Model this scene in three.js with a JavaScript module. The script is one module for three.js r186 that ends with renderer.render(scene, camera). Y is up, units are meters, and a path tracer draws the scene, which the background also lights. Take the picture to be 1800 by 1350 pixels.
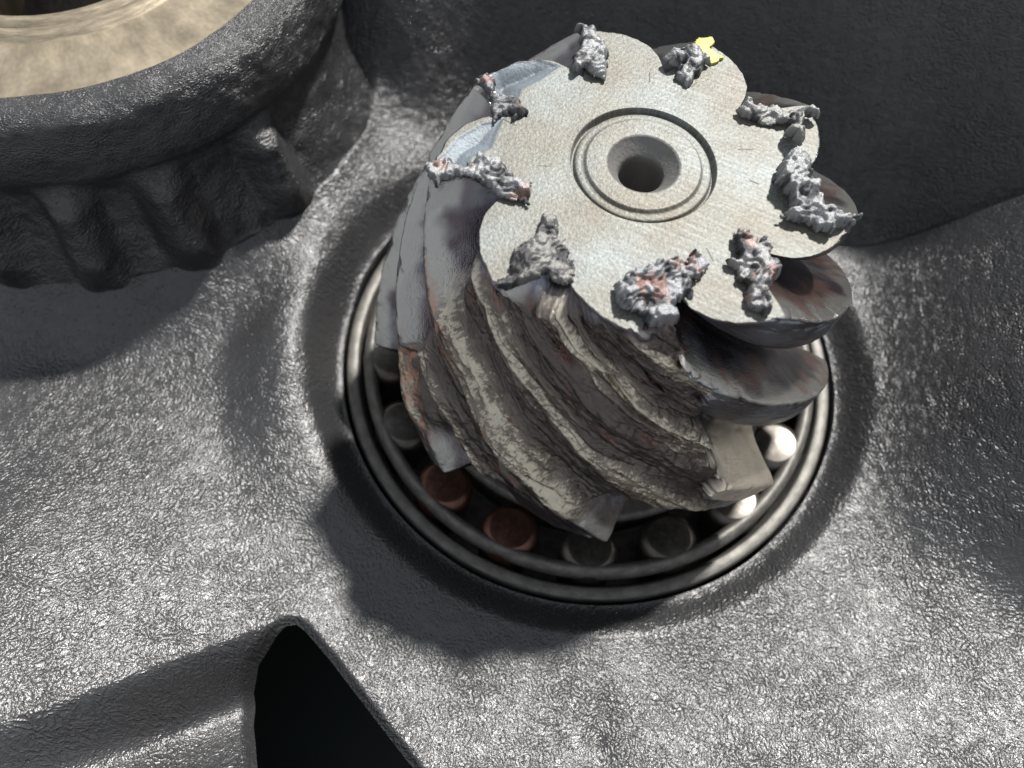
import * as THREE from 'three';
import { ImprovedNoise } from 'three/addons/math/ImprovedNoise.js';

// Lengths below are written in units of the end-face groove's radius (7.5 mm); h = 0 is the pinion's end face.
const S = 0.0075, H0 = 5.6;
const V = (x, h, z) => new THREE.Vector3(x * S, (h + H0) * S, z * S);

// ---------------------------------------------------------------- camera, sky, sun, exposure
const scene = new THREE.Scene();
const camera = new THREE.PerspectiveCamera(53.06, 4 / 3, 0.004, 20);
{
  const R = new THREE.Vector3(0.98154959, 0.04047077, -0.18687568), U = new THREE.Vector3(-0.1860498, 0.42762468, -0.88460308);
  const B = new THREE.Vector3(0.04411208, 0.90304997, 0.42726441);
  const m = new THREE.Matrix4().makeBasis(R, U, B);
  camera.quaternion.setFromRotationMatrix(m);
  camera.position.copy(V(-0.7325, 8.0288, 7.4085));
  camera.focus = 10.9 * S;
  camera.userData.fStop = 23;
  camera.updateMatrixWorld();
}
{ // clear daylight sky over a dull ground
  const w = 256, h = 128, d = new Float32Array(w * h * 4);
  for (let j = 0; j < h; j++) {
    const e = Math.sin(((j + 0.5) / h - 0.5) * Math.PI);
    for (let i = 0; i < w; i++) {
      const k = (j * w + i) * 4, t = Math.pow(Math.max(0, 1 - e), 3);
      const c = e > 0 ? [0.31 + 0.25 * t, 0.332 + 0.24 * t, 0.365 + 0.22 * t] : [0.13, 0.125, 0.118];
      for (let q = 0; q < 3; q++) d[k + q] = c[q];
      d[k + 3] = 1;
    }
  }
  const t = new THREE.DataTexture(d, w, h, THREE.RGBAFormat, THREE.FloatType);
  t.mapping = THREE.EquirectangularReflectionMapping; t.magFilter = THREE.LinearFilter; t.minFilter = THREE.LinearFilter; t.needsUpdate = true;
  scene.background = t; scene.environment = t;
}
const sun = new THREE.DirectionalLight(0xfffcf7, 5);
sun.position.copy(new THREE.Vector3(0.24, 0.785, -0.57).multiplyScalar(0.5));
sun.castShadow = true; sun.shadow.radius = 7; sun.shadow.mapSize.set(4096, 4096);
Object.assign(sun.shadow.camera, { left: -0.15, right: 0.15, top: 0.15, bottom: -0.15, near: 0.1, far: 1 });
scene.add(sun, sun.target);
const renderer = new THREE.WebGLRenderer({ antialias: true });
renderer.setSize(1024, 768);
renderer.shadowMap.enabled = true;
renderer.toneMapping = THREE.LinearToneMapping;
renderer.toneMappingExposure = 1.9;

// ---------------------------------------------------------------- helpers
const N3 = new ImprovedNoise();
const n3 = (x, y, z) => N3.noise(x + 51.3, y + 17.7, z + 33.1);
const fbm = (x, y, z, o = 4) => { let a = 0, k = 1, f = 1; for (let i = 0; i < o; i++) { a += k * n3(x * f, y * f, z * f); k *= 0.5; f *= 2.03; } return a; };
const cl = (x, a = 0, b = 1) => Math.min(b, Math.max(a, x));
const sm = (a, b, x) => { const t = cl((x - a) / (b - a)); return t * t * (3 - 2 * t); };
const mix = (a, b, t) => a + (b - a) * t;
const sp = (t, w) => (t / w > 30 ? t : w * Math.log(1 + Math.exp(t / w)));
const D = Math.PI / 180;
const wrapDeg = (a) => ((a + 180) % 360 + 360) % 360 - 180;
let seed = 7;
const rnd = () => { seed = (seed * 1664525 + 1013904223) >>> 0; return seed / 4294967296; };
function hash2(i, j, s) { let h = Math.imul(i, 374761393) ^ Math.imul(j, 668265263) ^ Math.imul(s, 1274126177); h = Math.imul(h ^ (h >>> 13), 1274126177); return ((h ^ (h >>> 16)) >>> 0) / 4294967296; }
// gradient noise that repeats every p cells
const gradTables = {};
function tnoise(x, y, p, s) {
  const key = p * 64 + s; let t = gradTables[key];
  if (!t) { t = gradTables[key] = new Float32Array(p * p * 2); for (let j = 0; j < p; j++) for (let i = 0; i < p; i++) { const a = hash2(i, j, s) * 6.28318; t[(j * p + i) * 2] = 1.5 * Math.cos(a); t[(j * p + i) * 2 + 1] = 1.5 * Math.sin(a); } }
  const xf = Math.floor(x), yf = Math.floor(y), fx = x - xf, fy = y - yf, x0 = ((xf % p) + p) % p, y0 = ((yf % p) + p) % p, x1 = (x0 + 1) % p, y1 = (y0 + 1) % p;
  const u = fx * fx * fx * (fx * (fx * 6 - 15) + 10), v = fy * fy * fy * (fy * (fy * 6 - 15) + 10);
  const a = (y0 * p + x0) * 2, b = (y0 * p + x1) * 2, c = (y1 * p + x0) * 2, d = (y1 * p + x1) * 2;
  const A = t[a] * fx + t[a + 1] * fy, B = t[b] * (fx - 1) + t[b + 1] * fy, C = t[c] * fx + t[c + 1] * (fy - 1), E = t[d] * (fx - 1) + t[d + 1] * (fy - 1);
  return mix(mix(A, B, u), mix(C, E, u), v);
}
function texture(n, fn, srgb = false) {   // fn(u, v) -> [r, g, b] in 0..1
  const d = new Uint8Array(n * n * 4);
  for (let j = 0; j < n; j++) for (let i = 0; i < n; i++) {
    const c = fn(i / n, j / n), k = (j * n + i) * 4;
    d[k] = 255 * cl(c[0]); d[k + 1] = 255 * cl(c[1]); d[k + 2] = 255 * cl(c[2]); d[k + 3] = 255;
  }
  const t = new THREE.DataTexture(d, n, n, THREE.RGBAFormat);
  t.wrapS = t.wrapT = THREE.RepeatWrapping; t.magFilter = THREE.LinearFilter; t.minFilter = THREE.LinearMipmapLinearFilter; t.generateMipmaps = true;
  if (srgb) t.colorSpace = THREE.SRGBColorSpace;
  t.needsUpdate = true;
  return t;
}
const shade = (o) => { o.castShadow = o.receiveShadow = true; return o; };
function add(name, geometry, material, parent) { const m = shade(new THREE.Mesh(geometry, material)); m.name = name; parent.add(m); return m; }
function thing(name, label, category) { const o = new THREE.Group(); o.name = name; o.userData = { label, category }; scene.add(o); return o; }
// a grid of points P(i, j) -> [x, h, z] with uv and colour; normals come from the whole grid so that pieces cut from it join smoothly
function makeGrid(nu, nv, fn, closed = false) {
  const pos = new Float32Array((nu + 1) * (nv + 1) * 3), nor = new Float32Array(pos.length), uv = new Float32Array((nu + 1) * (nv + 1) * 2), col = new Float32Array(pos.length);
  for (let j = 0; j <= nv; j++) for (let i = 0; i <= nu; i++) {
    const k = j * (nu + 1) + i, o = fn(i, j);
    pos[k * 3] = o.p[0] * S; pos[k * 3 + 1] = (o.p[1] + H0) * S; pos[k * 3 + 2] = o.p[2] * S;
    uv[k * 2] = o.uv ? o.uv[0] : i / nu; uv[k * 2 + 1] = o.uv ? o.uv[1] : j / nv;
    const c = o.c || [1, 1, 1]; col[k * 3] = c[0]; col[k * 3 + 1] = c[1]; col[k * 3 + 2] = c[2];
  }
  const at = (i, j) => { if (closed) i = (i + nu) % nu; else i = cl(i, 0, nu); return (cl(j, 0, nv) * (nu + 1) + i) * 3; };
  for (let j = 0; j <= nv; j++) for (let i = 0; i <= nu; i++) {
    const a = at(i - 1, j), b = at(i + 1, j), c = at(i, j - 1), d = at(i, j + 1), k = (j * (nu + 1) + i) * 3;
    const ux = pos[b] - pos[a], uy = pos[b + 1] - pos[a + 1], uz = pos[b + 2] - pos[a + 2], vx = pos[d] - pos[c], vy = pos[d + 1] - pos[c + 1], vz = pos[d + 2] - pos[c + 2];
    let x = uy * vz - uz * vy, y = uz * vx - ux * vz, z = ux * vy - uy * vx; const l = Math.hypot(x, y, z) || 1;
    nor[k] = x / l; nor[k + 1] = y / l; nor[k + 2] = z / l;
  }
  return { nu, nv, pos, nor, uv, col };
}
function cut(g, i0, i1, j0, j1, flip = false, keep = null) {
  const w = i1 - i0 + 1, h = j1 - j0 + 1, P = new Float32Array(w * h * 3), Nn = new Float32Array(P.length), C = new Float32Array(P.length), T = new Float32Array(w * h * 2), idx = [];
  for (let j = 0; j < h; j++) for (let i = 0; i < w; i++) {
    const a = (j + j0) * (g.nu + 1) + i + i0, b = j * w + i;
    for (let q = 0; q < 3; q++) { P[b * 3 + q] = g.pos[a * 3 + q]; Nn[b * 3 + q] = g.nor[a * 3 + q] * (flip ? -1 : 1); C[b * 3 + q] = g.col[a * 3 + q]; }
    T[b * 2] = g.uv[a * 2]; T[b * 2 + 1] = g.uv[a * 2 + 1];
    if (i < w - 1 && j < h - 1 && (!keep || keep(i + i0, j + j0))) {
      const p = b, q = b + 1, r = b + w, s = b + w + 1;
      if (flip) idx.push(p, r, q, q, r, s); else idx.push(p, q, r, q, s, r);
    }
  }
  const o = new THREE.BufferGeometry();
  o.setAttribute('position', new THREE.BufferAttribute(P, 3)); o.setAttribute('normal', new THREE.BufferAttribute(Nn, 3));
  o.setAttribute('uv', new THREE.BufferAttribute(T, 2)); o.setAttribute('color', new THREE.BufferAttribute(C, 3)); o.setIndex(idx);
  return o;
}

// ---------------------------------------------------------------- materials
// wrinkled casting paint: rounded swellings with thin creases between them and a few hard nodules; the tile is 9 units wide
const castBump = texture(2048, (u, v) => {
  const wx = u + 0.006 * tnoise(u * 40, v * 40, 40, 5), wy = v + 0.006 * tnoise(u * 40 + 7, v * 40, 40, 6);
  const a = Math.abs(tnoise(wx * 114, wy * 114, 114, 1)), b = Math.abs(tnoise(wx * 270, wy * 270, 270, 2)), c = tnoise(u * 460, v * 460, 460, 3), e = tnoise(wx * 50, wy * 50, 50, 4), m = tnoise(u * 9, v * 9, 9, 8);
  let h = 0.25 + cl(0.30 + 0.26 * m, 0.10, 0.5) * Math.pow(cl(a * 1.6), 0.65) + 0.17 * Math.pow(cl(b * 1.6), 0.7) + 0.05 * c + 0.14 * e;
  const q = 120, x = u * q, y = v * q, xi = Math.floor(x), yi = Math.floor(y);
  if (hash2(xi, yi, 9) > 0.94) { const dx = x - xi - 0.3 - 0.4 * hash2(xi, yi, 10), dy = y - yi - 0.3 - 0.4 * hash2(xi, yi, 11), r2 = (dx * dx + dy * dy) / (0.02 + 0.06 * hash2(xi, yi, 12)); if (r2 < 1) h += 0.45 * (1 - r2); }
  return [h, h, h];
});
const paint = new THREE.MeshPhysicalMaterial({ name: 'black casting paint', color: new THREE.Color().setRGB(0.018, 0.018, 0.019), roughness: 0.38, ior: 1.65, bumpMap: castBump, bumpScale: 0.00023 });
const steelGrain = texture(1024, (u, v) => {
  const a = tnoise(u * 120, v * 120, 120, 21), b = tnoise(u * 260, v * 260, 260, 22), c = tnoise(u * 30, v * 12, 6, 23);
  const k = 0.5 + 0.28 * a + 0.25 * b + 0.08 * c; return [k, k, k];
});
const dragged = texture(1024, (u, v) => {   // scored steel: long drag marks, short cross scratches and pits
  const a = tnoise(u * 150, v * 20, 10, 31), b = Math.abs(tnoise(u * 64 + 3 * tnoise(v * 8, u * 8, 8, 34), v * 16, 16, 32)), c = tnoise(u * 60 + v * 60, v * 220, 20, 33), e = tnoise(u * 128, v * 128, 128, 35);
  const k = 0.5 + 0.2 * a - 0.5 * Math.pow(cl(1 - b * 5), 2) + 0.18 * c + 0.16 * e; return [k, k, k];
});
const gearSteel = new THREE.MeshStandardMaterial({ name: 'worn gear steel', vertexColors: true, metalness: 0.95, roughness: 0.29, bumpMap: dragged, bumpScale: 0.00004 });
const blotch = texture(512, (u, v) => {
  const a = tnoise(u * 8, v * 8, 8, 41) + 0.6 * tnoise(u * 20, v * 20, 20, 42) + 0.4 * tnoise(u * 60, v * 60, 60, 43), k = 0.80 + 0.13 * a; return [k, k * 0.99, k * 0.97];
}, true);
const blotchRing = blotch.clone(); blotchRing.repeat.set(14, 1); blotchRing.needsUpdate = true;
const bearingSteel = new THREE.MeshStandardMaterial({ name: 'bearing steel', color: new THREE.Color().setRGB(0.17, 0.165, 0.157), map: blotchRing, metalness: 0.6, roughness: 0.55, bumpMap: steelGrain, bumpScale: 0.000006 });
const rollerSteel = new THREE.MeshStandardMaterial({ name: 'roller steel', color: new THREE.Color().setRGB(0.13, 0.12, 0.112), map: blotch, metalness: 0.8, roughness: 0.36, bumpMap: steelGrain, bumpScale: 0.000004 });

const rollerBrown = rollerSteel.clone(); rollerBrown.name = 'roller steel with painted copper glints'; rollerBrown.color.setRGB(0.19, 0.10, 0.075);  // copper reflections on two rollers, put into their base colour

// ---------------------------------------------------------------- the housing
const housing = thing('axle_housing', 'black painted rough cast iron housing around the damaged pinion gear', 'housing');
const pitPoly = [[-4.2, 6.42], [-4.1, 6.25], [-3.95, 6.2], [-3.8, 6.26], [-3.3, 6.6], [0.3, 9.3], [0, 12], [-2.2, 12], [-2.6, 10.2], [-3.0, 9.4], [-3.45, 8.8], [-3.9, 8.25], [-4.25, 7.75], [-4.42, 7.3], [-4.4, 6.9]];
function polyDist(poly, x, z) {   // positive inside
  let d = 1e9, ins = false;
  for (let i = 0, j = poly.length - 1; i < poly.length; j = i++) {
    const [ax, az] = poly[j], [bx, bz] = poly[i], ex = bx - ax, ez = bz - az, t = cl(((x - ax) * ex + (z - az) * ez) / (ex * ex + ez * ez));
    d = Math.min(d, Math.hypot(x - ax - ex * t, z - az - ez * t));
    if ((az > z) !== (bz > z) && x < (bx - ax) * (z - az) / (bz - az) + ax) ins = !ins;
  }
  return ins ? d : -d;
}
const smin = (a, b, k) => { const t = cl(0.5 + 0.5 * (b - a) / k); return mix(b, a, t) - k * t * (1 - t); };
function castH(x, z) {
  const r = Math.hypot(x, z), ph = Math.atan2(z, x) / D;
  let h = -5.25;
  h -= 0.38 * (1 - sm(4.9, 5.5, r));
  // raised lip on the left of the bore
  const win = Math.exp(-Math.pow(wrapDeg(ph - 178) / 40, 2));
  h += 0.62 * win * sm(4.95, 5.75, r) * (1 - 0.8 * sm(5.8, 7.2, r));
  // bowl: the casting climbs away from the bore towards the front and the left
  const front = sm(-15, 40, ph) * (1 - sm(160, 215, ph < -90 ? ph + 360 : ph));
  h += front * ((0.20 * (1 - 0.9 * sm(142, 165, Math.abs(ph))) + 0.10 * (1 - sm(90, 150, ph)) + 0.24 * Math.exp(-Math.pow((ph - 132) / 22, 2))) * sp(r - 6.4, 0.5));
  // the wall on the right, standing against the light
  h += 1.35 * sp(x - 5.5, 0.35) * (1 - sm(-0.2, 4.4, z));
  // the pocket and the wall behind the pinion
  const n = -(z + 2.5) - 0.1 * (x - 5.4), t = smin(smin(n, -(z + 3.4), 0.4), r - 5.3, 0.5);
  if (t > -1.5) { h -= 0.9 * sm(0, 0.5, t) * sm(3, 6, x); h += 1.9 * sp(t - 0.7, 0.3); }
  const foot = Math.min(-4.35, -4.4 - 1.2 * (Math.hypot(x + 10.85, z + 4.1) - 5.5)); h = -smin(-h, -foot, 1.2);
  h += 0.08 * fbm(x * 0.45, 0, z * 0.45, 2) + 0.006 * fbm(x * 2.5, 4, z * 2.5, 3);
  h -= (0.07 + 0.05 * n3(z * 2.5, 5, 1)) * Math.exp(-Math.pow((x - 1.1 - 0.12 * (z - 6.5) - 0.2 * n3(z * 1.3, 0, 3)) / (0.22 + 0.1 * n3(z * 2, 9, 1)), 2)) * sm(5.4, 6.8, z);
  const cap = mix(-0.9, 0.9, 1 - sm(-1, 3, x)); h = Math.min(h, cap + 0.1 * sp(h - cap, 0.3));  // rear wall raised on the left, out of view, to shade the floor
  h += 0.035 * fbm(x * 4, 8, z * 4, 3) * sm(0.3, 1.5, t);
  // the edge of the opening rolls over; on its left the casting slopes down into it
  const pd = polyDist(pitPoly, x, z);
  h -= 0.16 * sm(-0.16, 0.04, pd);
  const rx = x + 4.15, rz = z - 6.2, side = 0.61 * rx + 0.79 * rz, along = -0.79 * rx + 0.61 * rz;
  h -= 1.15 * Math.pow(sm(-0.05, 0.95, side), 0.8) * (1 - 0.8 * sm(0.9, 2.6, side + 0.12 * along)) * sm(-0.15, 0.35, along) * (1 - 0.55 * sm(1.5, 5, along));
  return h;
}
{
  const nu = 1500, nr = 430, skirt = 12, outer = 4;
  const inPit = new Uint8Array((nu + 1) * (nr + skirt + outer + 1));
  const g = makeGrid(nu, nr + skirt + outer, (i, j) => {
    const a = (i % nu) / nu * 2 * Math.PI;
    const r = j <= skirt ? 4.9 : 4.9 + 13.5 * Math.pow(Math.min(1, (j - skirt) / nr), 1.25), x = r * Math.cos(a), z = r * Math.sin(a);
    let h = castH(x, z);
    if (j < skirt) return { p: [x, mix(-7.2, h - 0.02, j / skirt), z], uv: [a * 4.9 / 9, j * 0.12 / 9] };
    if (j > nr + skirt) return { p: [x, mix(h, -16.5, (j - nr - skirt) / outer), z], uv: [a * 2, j / 9] };   // the casting's outer side
    let X = x, Z = z, pd = polyDist(pitPoly, x, z);
    if (Math.abs(pd) < 0.03) {           // bring the nearest points onto the rim of the opening
      for (let n = 0; n < 2; n++) {
        const e = 0.004, gx = (polyDist(pitPoly, X + e, Z) - polyDist(pitPoly, X - e, Z)) / (2 * e), gz = (polyDist(pitPoly, X, Z + e) - polyDist(pitPoly, X, Z - e)) / (2 * e), l = gx * gx + gz * gz || 1;
        const q = polyDist(pitPoly, X, Z); X -= q * gx / l; Z -= q * gz / l;
      }
      h = castH(X, Z);
    } else if (pd > 0) inPit[j * (nu + 1) + i] = 1;
    const up = Math.max(0, h + 5.2), wr = sm(4.6, 6.4, X) * (1 - sm(1, 3, Z)), wb = sm(2.4, 4.5, -Z);
    return { p: [X, h, Z], uv: [(X + up * 0.75 * wr * (1 - wb)) / 9, (Z - up * 0.85 * wb) / 9] };
  }, true);
  const gone = (i, j) => { const a = j * (nu + 1) + i; return inPit[a] || inPit[a + 1] || inPit[a + nu + 1] || inPit[a + nu + 2]; };
  add('casting', cut(g, 0, nu, 0, nr + skirt + outer, true, (i, j) => !gone(i, j)), paint, housing);
  const loop = []; // the rim's thickness, drawn back under the casting
  for (let i = 0; i < pitPoly.length; i++) { const [ax, az] = pitPoly[i], [bx, bz] = pitPoly[(i + 1) % pitPoly.length], n = Math.ceil(Math.hypot(bx - ax, bz - az) / 0.05); for (let q = 0; q < n; q++) loop.push([mix(ax, bx, q / n), mix(az, bz, q / n), bz - az, ax - bx]); }
  const wall = makeGrid(loop.length, 6, (i, j) => { const [x, z, nx, nz] = loop[i % loop.length], l = Math.hypot(nx, nz), o = 0.02 + 0.5 * j * 0.3; return { p: [x + nx / l * o, castH(x, z) - 0.015 - j * 0.4, z + nz / l * o], uv: [i * 0.05 / 9, j * 0.4 / 9] }; }, true);
  add('opening_rim', cut(wall, 0, loop.length, 0, 6), paint, housing);
  const cave = new THREE.CylinderGeometry(18.3 * S, 18.3 * S, 1 * S, 96); // the hollow seen through the opening
  const m = add('inner_floor', cave, new THREE.MeshStandardMaterial({ name: 'oily inner iron', color: new THREE.Color().setRGB(0.10, 0.13, 0.12), roughness: 0.5 }), housing);
  m.position.copy(V(0, -16.2, 0));
}
{ // ribbed boss with a machined seat
  const cx = -10.85, cz = -4.1, ribs = [31, 53, 71, 89, 107];
  const nu = 720, nv = 150, a0 = -40, a1 = 150;
  const prof = (v) => { // rounded rim, overhanging band, wall, flare
    const pts = [[4.22, -1.08], [4.27, -1.0], [4.5, -0.97], [4.72, -1.0], [4.88, -1.15], [4.97, -1.5], [5.0, -1.85], [4.98, -2.15], [4.86, -2.4], [4.80, -2.75], [4.92, -3.25], [5.16, -3.8], [5.5, -4.4], [5.95, -5.0], [6.7, -5.75]];
    const x = v * (pts.length - 1), i = Math.min(pts.length - 2, Math.floor(x)), f = x - i, P = (k) => pts[cl(k, 0, pts.length - 1)];
    const cr = (q) => { const a = P(i - 1)[q], b = P(i)[q], c = P(i + 1)[q], d = P(i + 2)[q]; return 0.5 * (2 * b + (c - a) * f + (2 * a - 5 * b + 4 * c - d) * f * f + (3 * b - a - 3 * c + d) * f * f * f); };
    return [cr(0), cr(1)];
  };
  const g = makeGrid(nu, nv, (i, j) => {
    const a = mix(a0, a1, i / nu), v = j / nv; let [r, h] = prof(v);
    let rib = 0; for (const b of ribs) rib = Math.max(rib, 1 - sm(0.5, 7.0, Math.abs(a - b)));
    r += rib * (0.50 * sm(-2.2, -2.8, h) + 0.10 * sm(-3.0, -4.0, h)) * (1 - sm(-3.5, -4.7, h));
    const x = cx + r * Math.cos(a * D), z = cz + r * Math.sin(a * D);
    const q = 0.05 * fbm(x * 1.3, h * 1.3, z * 1.3, 3);
    return { p: [x + q * Math.cos(a * D), h + q * 0.5, z + q * Math.sin(a * D)], uv: [a * D * 5 / 9, (v * 9) / 9] };
  });
  const col = (a) => Math.round((a - a0) / (a1 - a0) * nu), jr = Math.round(nv * 8.2 / 14);
  const boss = add('boss', cut(g, 0, nu, 0, jr), paint, housing);
  let last = 0;
  for (const b of ribs) {
    const i0 = col(b - 7), i1 = col(b + 7);
    add('boss_wall', cut(g, last, i0, jr, nv), paint, boss);
    add('rib', cut(g, i0, i1, jr, nv), paint, boss);
    last = i1;
  }
  add('boss_wall', cut(g, last, nu, jr, nv), paint, boss);
  const blotchSeat = blotch.clone(); blotchSeat.repeat.set(6, 2); blotchSeat.needsUpdate = true;
  const machined = new THREE.MeshStandardMaterial({ name: 'oily machined iron', color: new THREE.Color().setRGB(0.36, 0.31, 0.235), map: blotchSeat, metalness: 0.6, roughness: 0.5, bumpMap: steelGrain, bumpScale: 0.00002 });
  const seat = [[4.24, -1.09], [4.16, -1.12], [3.0, -1.12], [2.96, -1.06], [2.86, -1.02], [2.74, -1.02], [2.7, -1.1], [2.62, -1.1], [2.58, -1.02], [2.45, -1.02], [2.4, -1.2], [2.4, -4]];
  const m = new THREE.Mesh(new THREE.LatheGeometry(seat.map(([r, h]) => new THREE.Vector2(r * S, (h + H0) * S)), 160), machined);
  m.position.set(cx * S, 0, cz * S); m.name = 'machined_seat'; boss.add(shade(m));
}

// ---------------------------------------------------------------- the bearing
const bearing = thing('roller_bearing', 'dark steel tapered roller bearing in the housing bore under the pinion', 'bearing');
const lathe = (pts, n = 180) => new THREE.LatheGeometry(pts.map(([r, h]) => new THREE.Vector2(r * S, (h + H0) * S)), n);
add('outer_race', lathe([[4.42, -7.1], [4.5, -6.0], [4.58, -5.66], [4.62, -5.60], [4.78, -5.60], [4.83, -5.65], [4.83, -7.1]]), bearingSteel, bearing);
add('cage', lathe([[4.22, -5.62], [4.20, -5.52], [4.22, -5.42], [4.28, -5.36], [4.36, -5.36], [4.44, -5.42], [4.47, -5.52], [4.46, -5.64], [4.3, -5.7], [4.22, -5.62]]), bearingSteel, bearing);
add('inner_race', lathe([[3.2, -7.1], [3.35, -6.0], [3.35, -5.5], [3.46, -5.44], [3.5, -5.34], [3.48, -5.24], [3.4, -5.18], [2.6, -5.18], [2.4, -5.2]]), bearingSteel, bearing);
{
  const rp = [[0, 0.012], [0.2, 0.01], [0.37, 0.0], [0.40, -0.01], [0.47, -0.07], [0.515, -0.13], [0.53, -0.19], [0.52, -0.6], [0.46, -1.45], [0, -1.5]].map(([r, h]) => new THREE.Vector2(r * S, h * S));
  const rg = new THREE.LatheGeometry(rp.slice().reverse(), 40), n = 17;
  for (let k = 0; k < n; k++) {
    const a = (257 + k * 360 / n) * D, m = add('roller', rg, k === 0 || k === 16 ? rollerBrown : rollerSteel, bearing);
    m.position.copy(V(3.93 * Math.cos(a), -5.42, -3.93 * Math.sin(a)));
    m.rotation.set(0, a, 0.17, 'YXZ');
  }
  add('cage_floor', lathe([[3.3, -6.9], [4.5, -6.9]]), bearingSteel, bearing);
}

const toFace = (() => { // a pixel-sized survey of the photograph, turned into places on the end face
  const R = [0.98154959, 0.04047077, -0.18687568], U = [-0.1860498, 0.42762468, -0.88460308], F = [-0.04411208, -0.90304997, -0.42726441], C = [-0.7325, 8.0288, 7.4085];
  return ([px, py], h) => { const a = (px - 900) / 1352, b = -(py - 675) / 1352, d = [0, 1, 2].map((q) => a * R[q] + b * U[q] + F[q]), t = (h - C[1]) / d[1]; return [C[0] + t * d[0], C[2] + t * d[2]]; };
})();
const z1 = (a) => a.map(([x, y]) => [640 + x / 3.913, 20 + y / 3.913]), z2 = (a) => a.map(([x, y]) => [1080 + x / 3.913, 20 + y / 3.913]), z3 = (a) => a.map(([x, y]) => [640 + x / 3.913, 330 + y / 3.913]), z4 = (a) => a.map(([x, y]) => [1080 + x / 3.913, 330 + y / 3.913]);
// two tips on the left are beaten down and scaled blue-grey
const beaten = [
  [z1([[740, 470], [880, 360], [1180, 320], [1360, 372], [1200, 480], [1090, 530], [1050, 620], [880, 620], [840, 560]]), 0.30],
  [z1([[400, 1080], [540, 980], [650, 860], [800, 770], [970, 725], [910, 850], [880, 940], [730, 1010], [700, 1120], [560, 1160]]), 0.16],
].map(([p, k]) => [p.map((q) => toFace(q, 0)), k]);
const bevel = (x, z) => { let b = 0; for (const [p, k] of beaten) { const q = polyDist(p, x, z); if (q > 0) b += k * sm(0, 0.55, q) + 0.02 * sm(0, 0.05, q); } return b; };
// ---------------------------------------------------------------- the pinion
const pinion = thing('pinion_gear', 'broken spiral pinion gear with chewed teeth standing in the roller bearing', 'gear');
const TEETH = 9, DEPTH = 4.05;
const tipAng = [-6, 32, 76, 116, 157, 195, 236, 279, 314].map((a, k) => a);   // counter-clockwise seen from above, at the end face
const tipGain = [0.16, 0.0, -0.12, -0.10, -0.06, 0.14, 0.13, -0.05, 0.12];
const tipR = (d) => 2.72 + 0.52 * d - 0.042 * d * d, rootR = (d) => 1.74 + 0.45 * d - 0.02 * d * d;
const twist = (d) => 27.2 * d - 1.65 * d * d;
const prof = [[0, 0], [0.05, 0.14], [0.1, 0.33], [0.18, 0.52], [0.3, 0.69], [0.45, 0.83], [0.6, 0.92], [0.7, 0.98], [0.745, 1.0], [0.765, 0.985], [0.79, 0.85], [0.83, 0.56], [0.88, 0.30], [0.94, 0.10], [1, 0]];
function toothFrac(u) { let i = 0; while (i < prof.length - 2 && prof[i + 1][0] < u) i++; const [a, b] = prof[i], [c, d] = prof[i + 1]; return mix(b, d, (u - a) / (c - a)); }
const NS = 110, NT = 300, NB = 44;
const valley = (k) => { const n = (k % TEETH + TEETH) % TEETH, w = Math.floor(k / TEETH) * 360; return tipAng[n] + w - 30; };
// how far the surface at an angle (degrees) and depth is chewed: the side that faces the camera
function chewed(th, d) {
  const j = 5 * fbm(d * 1.6, th * 0.02, 2.2, 3) + 2 * n3(d * 9, th * 0.1, 5);
  const a = ((th % 360) + 360) % 360, lo = 224 - 3 * d + j, hi = 289 + 5.2 * d + 1.2 * j;
  return sm(lo - 2, lo + 4, a) * (1 - sm(hi - 0.8, hi + 0.8, a)) * sm(0.02, 0.16, d + 0.03 * n3(th * 0.3, 1, 1)) * (1 - 0.85 * sm(3.25, 3.7, d + 0.12 * n3(th * 0.15, 8, 2)));
}
function gearPoint(k, s, d) {      // k tooth, s 0..1 from valley to valley, d depth below the end face
  const v0 = valley(k), v1 = valley(k + 1), t0 = mix(v0, v1, s), th = t0 + twist(d);
  const g = tipGain[k] * (1 - d / 6), fill = k === 6 ? sm(0.6, 1, s) : k === 7 ? 1 - sm(0, 0.4, s) : 0, root = rootR(d) + 0.36 * fill * (1 - sm(0, 2, d)), tip = tipR(d) + g;
  let f = toothFrac(s), r = root + (tip - root) * f;
  const c = chewed(th, d), al = t0 * 0.10;     // al runs across the teeth, d along them
  const warp = s + 0.07 * fbm(al * 1.1, d * 0.9, 3, 2), x2 = (warp * 5 / 3 + k * 2 / 3 + 5) % 1, ridge = x2 < 0.72 ? Math.pow(x2 / 0.72, 2.2) : Math.pow(1 - (x2 - 0.72) / 0.28, 1.4);
  const streak = fbm(al * 4.5, d * 0.6, 3, 3), fine = fbm(al * 12 + d * 2.5, d * 5, 7, 3), lump = fbm(al * 1.3, d * 1.2, 12, 4);
  const smear = root + (tip - root) * (0.58 + 0.24 * f) + Math.max(0.05, 0.20 + 0.20 * n3(al * 1.2, d * 0.9, 60)) * ridge + 0.035 * streak + 0.016 * fine + 0.10 * lump - 0.05 * Math.pow(cl(1 - 5 * Math.abs(n3(al * 1.6, d * 0.8, 130))), 2) - 0.05 * Math.max(0, fbm(al * 3, d * 3, 140, 3));
  const hairs = 0.010 * fbm(al * 9 + d * 9, (d - al * 0.3) * 36, 83, 2); r = mix(r, hairs + Math.min(smear, tip + 0.06), c);
  // intact flanks keep small nicks; crests are bruised
  const crest = sm(0.8, 1.0, f), nick = n3(al * 6, d * 6, 20);
  r -= (1 - c) * crest * 0.07 * Math.max(0, fbm(d * 5, al * 3, 40, 3)) + (1 - c) * 0.012 * fbm(al * 5, d * 5, 50, 2);
  return { th, r, f, c, crest, streak, ridge, fine, lump, nick, al };
}
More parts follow.
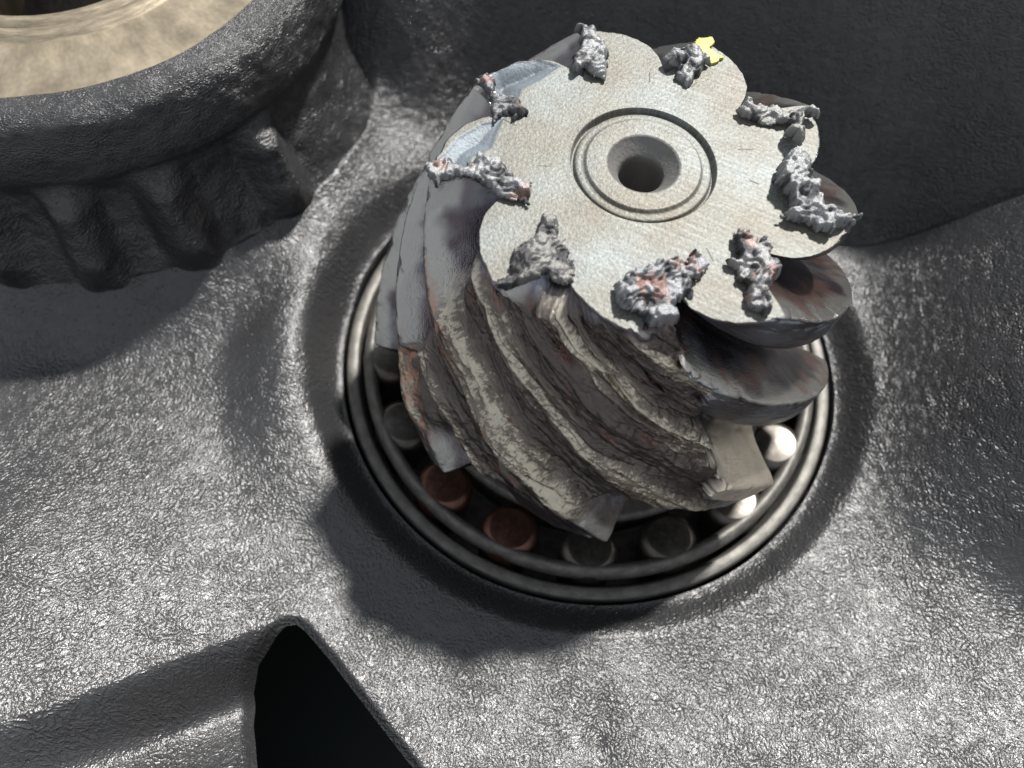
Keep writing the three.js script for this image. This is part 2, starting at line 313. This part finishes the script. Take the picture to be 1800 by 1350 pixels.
function gearColour(k, q, s, d) {
  const px = q.r * Math.cos(q.th * D), pz = q.r * Math.sin(q.th * D), right = k >= 7 || k <= 1 ? 1 : 0;
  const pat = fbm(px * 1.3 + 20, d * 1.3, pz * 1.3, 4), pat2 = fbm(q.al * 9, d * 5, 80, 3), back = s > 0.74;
  const c = [0.135, 0.132, 0.142];                            // blue-grey scale on sound flanks
  const tone = (t, w) => { w = cl(w); for (let i = 0; i < 3; i++) c[i] = mix(c[i], t[i], w); };
  tone([0.21, 0.22, 0.25], sm(-0.1, 0.5, pat));
  tone([0.075, 0.055, 0.058], 0.7 * sm(0.0, 0.4, -pat));
  if (k >= 3 && k <= 5) tone([0.13, 0.088, 0.09], 0.8 * sm(0.1, 0.5, 0.25 + 0.6 * pat - 0.9 * Math.abs(q.f - 0.55) + 0.25 * (back ? 0 : 1)));
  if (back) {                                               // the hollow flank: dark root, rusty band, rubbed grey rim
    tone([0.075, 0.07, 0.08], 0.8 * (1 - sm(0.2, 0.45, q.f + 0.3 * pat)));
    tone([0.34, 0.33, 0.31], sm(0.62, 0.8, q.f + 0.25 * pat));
    tone([0.26, 0.15, 0.12], 0.65 * right * sm(0.1, 0.24, fbm(px * 1.7, d * 1.7, pz * 1.7, 4) + 0.14 - 1.1 * Math.abs(q.f - 0.6)));
    
  }
  if (k === 6 && s > 0.55) { const e = fbm(px * 3, d * 3, pz * 3, 4); tone([0.66, 0.60, 0.50], sm(-0.15, 0.15, 0.5 + 0.25 * e - 0.5 * Math.abs(d - 3.7))); tone([0.55, 0.42, 0.30], 0.35 * sm(0.1, 0.5, e)); }  // pale heel flank of one tooth, its sunlit brightness put into the colour
  const w = q.c;                                            // chewed metal: heat-browned hollows, dragged bright steel on the ridges
  if (w > 0) {
    const hair = fbm(q.al * 9 + d * 9, (d - q.al * 0.3) * 36, 83, 3), high = 1.25 * q.ridge - 0.72 + 0.35 * q.streak + 0.25 * pat, m = sm(0.06, 0.36, high + 0.55 * hair + 0.3 * pat2), m2 = sm(-0.5, 0.0, high);
    const e = [0, 0, 0], base = [0.095, 0.08, 0.075], bare = [0.55, 0.50, 0.40], br = [0.165, 0.142, 0.12];
    for (let i = 0; i < 3; i++) e[i] = mix(mix(base[i], br[i], m2), bare[i], m * 0.8);
    tone(e, w);
    tone([0.19, 0.10, 0.08], w * 0.5 * sm(0.55, 0.7, fbm(q.al * 2.2, d * 2.2, 120, 4)));
  }
  const edge = sm(210, 216, ((q.th % 360) + 360) % 360) * (1 - sm(228, 236, ((q.th % 360) + 360) % 360));
  tone([0.36, 0.19, 0.13], 0.65 * edge * q.crest * sm(-0.1, 0.25, pat2 + 0.1));
  return c;
}
const NU = TEETH * NS, rows = NT + NB, chamf = 4;
const gear = makeGrid(NU, rows, (i, j) => {
  const k = Math.floor(i / NS) % TEETH, s = (i % NS) / NS;
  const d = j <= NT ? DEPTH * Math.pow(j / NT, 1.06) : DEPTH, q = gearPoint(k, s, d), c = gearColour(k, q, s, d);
  let { th, r } = q, h = -d;
  if (j > NT) { const t = (j - NT) / NB; r = mix(r, 2.55, t); h = -mix(DEPTH, 5.15, Math.pow(t, 0.9)) + 0.02 * fbm(q.al * 3, t * 4, 5, 3) * Math.sin(t * 3.14); th += 14 * t * 0.4; }
  if (j === 0) r -= 0.02;
  const x = r * Math.cos(th * D), z = -r * Math.sin(th * D);
  if (d < 0.8) h -= bevel(x, z) * (1 - sm(0, 0.8, d));
  return { p: [x, h, z], c, uv: [q.al * 3.3 / 6, d / 2] };
}, true);
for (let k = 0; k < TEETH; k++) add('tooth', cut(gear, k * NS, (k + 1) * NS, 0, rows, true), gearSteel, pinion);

// end face: from the groove out to the tooth outlines
const faceTex = (() => {
  const c = document.createElement('canvas'); c.width = c.height = 1024; const x = c.getContext('2d');
  const im = x.createImageData(1024, 1024);
  for (let j = 0; j < 1024; j++) for (let i = 0; i < 1024; i++) {
    const u = i / 1024, v = j / 1024, X = (u - 0.5) * 6.4, Z = (v - 0.5) * 6.4, k = (j * 1024 + i) * 4;
    const lin = 1.4 * n3(X * 1.2 + Z * 0.3, (Z - X * 0.28) * 22, 1) + 0.6 * n3(X * 2, (Z - X * 0.28) * 46, 2), sp_ = n3(X * 22, Z * 22, 3) + 0.7 * n3(X * 45, Z * 45, 4), big = fbm(X * 1.1, Z * 1.1, 6, 3);
    const b = 1 + 0.10 * lin * (0.7 + 0.3 * Math.sign(X)) + 0.17 * sp_ + 0.08 * big, w = 0.02 * big;
    im.data[k] = 255 * cl(0.385 * b); im.data[k + 1] = 255 * cl((0.385 + w) * b); im.data[k + 2] = 255 * cl((0.365 + w * 2) * b); im.data[k + 3] = 255;
  }
  x.putImageData(im, 0, 0);
  x.fillStyle = 'rgba(92, 103, 116, 0.62)';
  for (const [p] of beaten) { x.beginPath(); p.forEach(([X, Z], n) => x[n ? 'lineTo' : 'moveTo']((X / 6.4 + 0.5) * 1024, (Z / 6.4 + 0.5) * 1024)); x.closePath(); x.fill(); }
  x.strokeStyle = '#3a362f'; x.lineCap = 'round';
  for (const [X, Z, a, l, w] of [[-0.1, -1.6, 85, 0.2, 3], [0.55, -1.6, -60, 0.12, 3], [1.35, -0.55, -12, 0.2, 3], [1.5, 0.0, 15, 0.12, 4], [1.0, 1.3, 60, 0.2, 3], [0.45, 1.75, 70, 0.28, 3], [-0.9, 1.55, -55, 0.22, 3], [-1.9, -0.3, 20, 0.2, 3], [-1.3, 0.35, -10, 0.15, 2], [0.2, -1.9, 10, 0.15, 2]]) {
    const px = (X / 6.4 + 0.5) * 1024, py = (Z / 6.4 + 0.5) * 1024, L = l / 6.4 * 1024;
    x.lineWidth = w; x.beginPath(); x.moveTo(px - L / 2 * Math.cos(a * D), py - L / 2 * Math.sin(a * D)); x.lineTo(px + L / 2 * Math.cos(a * D), py + L / 2 * Math.sin(a * D)); x.stroke();
  }
  const t = new THREE.CanvasTexture(c); t.colorSpace = THREE.SRGBColorSpace; t.flipY = false; t.wrapS = t.wrapT = THREE.ClampToEdgeWrapping; return t;
})();
const faceSteel = new THREE.MeshStandardMaterial({ name: 'turned end face steel', map: faceTex, metalness: 0.35, roughness: 0.6, bumpMap: steelGrain, bumpScale: 0.00005 });
{
  const nr = 60;
  const g = makeGrid(NU, nr, (i, j) => {
    const k = Math.floor(i / NS) % TEETH, s = (i % NS) / NS, q = gearPoint(k, s, 0), t = j / nr;
    const th = q.th, r = mix(1.0, q.r - 0.02, t), x = r * Math.cos(th * D), z = -r * Math.sin(th * D);
    return { p: [x, 0.006 * fbm(x * 2, 3, z * 2, 2) * sm(0, 0.1, t) - bevel(x, z), z], uv: [x / 6.4 + 0.5, z / 6.4 + 0.5] };
  }, true);
  const face = add('end_face', cut(g, 0, NU, 0, nr, false), faceSteel, pinion);
  const ring = (pts) => { const n = 160, m = pts.length - 1; return cut(makeGrid(n, m, (i, j) => { const a = (i % n) / n * 2 * Math.PI, [r, h] = pts[j]; return { p: [r * Math.cos(a), h, -r * Math.sin(a)], uv: [r * Math.cos(a) / 6.4 + 0.5, -r * Math.sin(a) / 6.4 + 0.5] }; }, true), 0, n, 0, m); };
  add('ring_groove', ring([[0.77, -0.005], [0.785, -0.01], [0.80, -0.035], [0.82, -0.055], [0.86, -0.05], [0.91, -0.05], [0.93, -0.07], [0.94, -0.115], [0.97, -0.12], [0.98, -0.09], [0.987, -0.02], [0.993, -0.005], [1.0, 0]]), faceSteel, face);
  add('inner_land', ring([[0.485, -0.02], [0.50, -0.006], [0.52, -0.002], [0.65, 0.0], [0.77, -0.005]]), faceSteel, face);
  const dark = new THREE.MeshStandardMaterial({ name: 'dark centre hole steel', color: new THREE.Color().setRGB(0.15, 0.145, 0.138), metalness: 0.5, roughness: 0.55, bumpMap: steelGrain, bumpScale: 0.00006 });
  add('centre_hole', ring([[0.01, -1.3], [0.29, -1.2], [0.30, -0.34], [0.31, -0.25], [0.33, -0.215], [0.36, -0.18], [0.44, -0.09], [0.475, -0.035], [0.485, -0.02]]), dark, face);
}

// burrs: crumpled flakes of torn steel along the broken edges, lying over the end face
const burrSteel = new THREE.MeshStandardMaterial({ name: 'torn steel', vertexColors: true, metalness: 0.55, roughness: 0.55, bumpMap: steelGrain, bumpScale: 0.00008 });
function flake(poly, o) {   // closed crust over the outline: thick crumpled top, thin lifted underside
  const xs = poly.map((p) => p[0]), zs = poly.map((p) => p[1]), x0 = Math.min(...xs) - 0.05, x1 = Math.max(...xs) + 0.05, z0 = Math.min(...zs) - 0.05, z1 = Math.max(...zs) + 0.05, st = o.step || 0.016;
  const nx = Math.ceil((x1 - x0) / st), nz = Math.ceil((z1 - z0) / st), id = new Int32Array((nx + 1) * (nz + 1)).fill(-1), P = [], C = [], idx = [], UVs = [];
  const dist = (x, z) => polyDist(poly, x, z) + (o.fray ?? 0.06) * fbm(x * 9, o.seed, z * 9, 3);
  const vert = (i, j) => {
    const q = j * (nx + 1) + i; if (id[q] >= 0) return id[q];
    const x = x0 + i * st, z = z0 + j * st, e = cl(dist(x, z) / (o.edge || 0.045)), w = Math.sqrt(e);
    const cr = Math.abs(fbm(x * 3.6, o.seed, z * 3.6, 4)), fa = fbm(x * 9, o.seed + 9, z * 9, 3), te = 3.2 * (fbm(x * 2.4, o.seed + 5, z * 2.4, 3) + 0.6), tt = Math.floor(te) + sm(0.44, 0.56, te - Math.floor(te));
    const lift = (0.03 + (o.lift || 0)) * (0.6 + 0.9 * n3(x * 2.2, o.seed + 3, z * 2.2)) + 0.01;
    const top = lift + (o.flat ? 0.02 + 0.006 * fa : w * o.thick * (0.14 + 0.20 * tt + 0.22 * cr) + 0.016 * w * fa + 0.012);
    const bot = lift - 0.01 - (o.flat ? 0.01 : 0.02 * w);
    id[q] = P.length / 6;
    const jx = 0.3 * st * n3(x * 60, 1, z * 60), jz = 0.3 * st * n3(x * 60, 2, z * 60);
    P.push((x + jx) * S, (top + H0) * S, (z + jz) * S, (x + jx) * S, (bot + H0) * S, (z + jz) * S);
    const pt = 0.6 * fbm(x * 3, o.seed + 20, z * 3, 3) + 1.3 * (cr - 0.12) + 0.2 * fa, k = sm(-0.22, 0.26, pt), ru = o.rust ? sm(0.32, 0.45, fbm(x * 3.5, o.seed + 40, z * 3.5, 3)) : 0;
    const A = o.dark || [0.045, 0.045, 0.047], B = (o.light || [0.56, 0.57, 0.58]).map((q) => q * (o.flat ? 1 : 0.42));
    for (let t = 0; t < 2; t++) { for (let c = 0; c < 3; c++) C.push(mix(mix(A[c], B[c], k), [0.36, 0.17, 0.12][c], ru * 0.3)); UVs.push(x / 2, z / 2); }
    return id[q];
  };
  const inside = (i, j) => i >= 0 && j >= 0 && i < nx && j < nz && dist(x0 + (i + 0.5) * st, z0 + (j + 0.5) * st) > 0;
  for (let j = 0; j < nz; j++) for (let i = 0; i < nx; i++) {
    if (!inside(i, j)) continue;
    const a = vert(i, j) * 2, b = vert(i + 1, j) * 2, c = vert(i, j + 1) * 2, d = vert(i + 1, j + 1) * 2;
    idx.push(a, c, b, b, c, d, a + 1, b + 1, c + 1, b + 1, d + 1, c + 1);
    if (!inside(i - 1, j)) idx.push(a, a + 1, c, c, a + 1, c + 1);
    if (!inside(i + 1, j)) idx.push(b, d, b + 1, d, d + 1, b + 1);
    if (!inside(i, j - 1)) idx.push(a, b, a + 1, b, b + 1, a + 1);
    if (!inside(i, j + 1)) idx.push(c, c + 1, d, d, c + 1, d + 1);
  }
  const g = new THREE.BufferGeometry();
  g.setAttribute('position', new THREE.Float32BufferAttribute(P, 3)); g.setAttribute('color', new THREE.Float32BufferAttribute(C, 3)); g.setAttribute('uv', new THREE.Float32BufferAttribute(UVs, 2));
  g.setIndex(idx); g.computeVertexNormals();
  return g;
}
const burrs = [
  [z1([[1460, 130], [1580, 115], [1600, 180], [1680, 280], [1660, 400], [1650, 470], [1560, 440], [1530, 390], [1460, 415], [1410, 390], [1480, 270], [1490, 190]]), { seed: 1, thick: 0.16, lift: 0.05 }],
  [z1([[770, 470], [840, 430], [900, 470], [890, 590], [1050, 590], [1110, 680], [1030, 750], [1000, 690], [890, 745], [870, 600], [840, 540]]), { seed: 2, thick: 0.14, light: [0.35, 0.36, 0.38], rust: 1 }],
  [z1([[430, 1070], [520, 1010], [560, 1000], [600, 1060], [700, 1070], [800, 1010], [920, 1040], [990, 1110], [1040, 1180], [1130, 1190], [1150, 1240], [1140, 1330], [1040, 1300], [940, 1280], [850, 1210], [780, 1190], [720, 1150], [560, 1150], [500, 1190], [440, 1130]]), { seed: 3, thick: 0.18, lift: 0.04, rust: 1 }],
  [z2([[330, 350], [420, 315], [490, 290], [560, 250], [640, 350], [600, 420], [550, 440], [530, 500], [490, 510], [420, 440], [470, 370], [400, 390]]), { seed: 4, thick: 0.14, lift: 0.08 }],
  [z2([[850, 690], [900, 640], [960, 670], [1060, 650], [1180, 700], [1290, 680], [1390, 715], [1380, 750], [1290, 735], [1285, 800], [1270, 870], [1270, 950], [1225, 930], [1190, 900], [1155, 860], [1205, 810], [1200, 760], [1120, 775], [1020, 770], [940, 740], [870, 730]]), { seed: 5, thick: 0.17, lift: 0.10, light: [0.5, 0.5, 0.48] }],
  [z2([[1110, 1130], [1150, 1050], [1230, 1010], [1310, 1060], [1330, 1130], [1300, 1170], [1390, 1230], [1390, 1330], [1420, 1390], [1560, 1403], [1670, 1430], [1640, 1463], [1540, 1483], [1480, 1523], [1380, 1503], [1280, 1463], [1120, 1433], [1180, 1383], [1230, 1373], [1180, 1290], [1110, 1220]]), { seed: 6, thick: 0.20, lift: 0.12 }],
  [z4([[820, 400], [840, 310], [880, 290], [930, 360], [980, 380], [1040, 350], [1080, 400], [1070, 480], [1150, 520], [1130, 620], [1060, 660], [1040, 740], [1080, 830], [1030, 860], [950, 830], [910, 770], [900, 680], [840, 590], [790, 520], [850, 490], [840, 430]]), { seed: 7, thick: 0.22, lift: 0.05, light: [0.58, 0.57, 0.57], rust: 1 }],
  [z4([[10, 680], [60, 620], [200, 590], [300, 540], [420, 520], [480, 560], [490, 520], [560, 450], [640, 490], [650, 550], [600, 600], [510, 650], [520, 720], [560, 760], [480, 780], [430, 790], [400, 850], [450, 930], [340, 960], [240, 940], [150, 860], [40, 820], [10, 750]]), { seed: 8, thick: 0.22, lift: 0.06, light: [0.55, 0.56, 0.59], rust: 1 }],
  [z3([[1000, 500], [1060, 400], [1150, 360], [1210, 300], [1215, 210], [1270, 185], [1345, 250], [1325, 380], [1390, 390], [1410, 480], [1455, 610], [1380, 670], [1290, 640], [1240, 600], [1160, 640], [1000, 700], [900, 660], [930, 620], [1010, 600]]), { seed: 9, thick: 0.17, lift: 0.04, light: [0.42, 0.41, 0.39] }],
];
for (const [px, o] of burrs) add('burr', flake(px.map((p) => toFace(p, 0.06)), o), burrSteel, pinion);
{
  const m = add('paint_mark', flake(z2([[545, 250], [580, 205], [660, 190], [690, 240], [645, 270], [700, 310], [745, 335], [660, 370], [610, 320], [560, 290]]).map((p) => toFace(p, 0.0)), { seed: 11, flat: true, fray: 0.05, dark: [0.36, 0.31, 0.015], light: [0.42, 0.39, 0.10] }), new THREE.MeshStandardMaterial({ name: 'yellow paint', vertexColors: true, roughness: 0.6 }), pinion);
  m.userData.label = 'dab of yellow paint on the end face';
}

renderer.render(scene, camera);
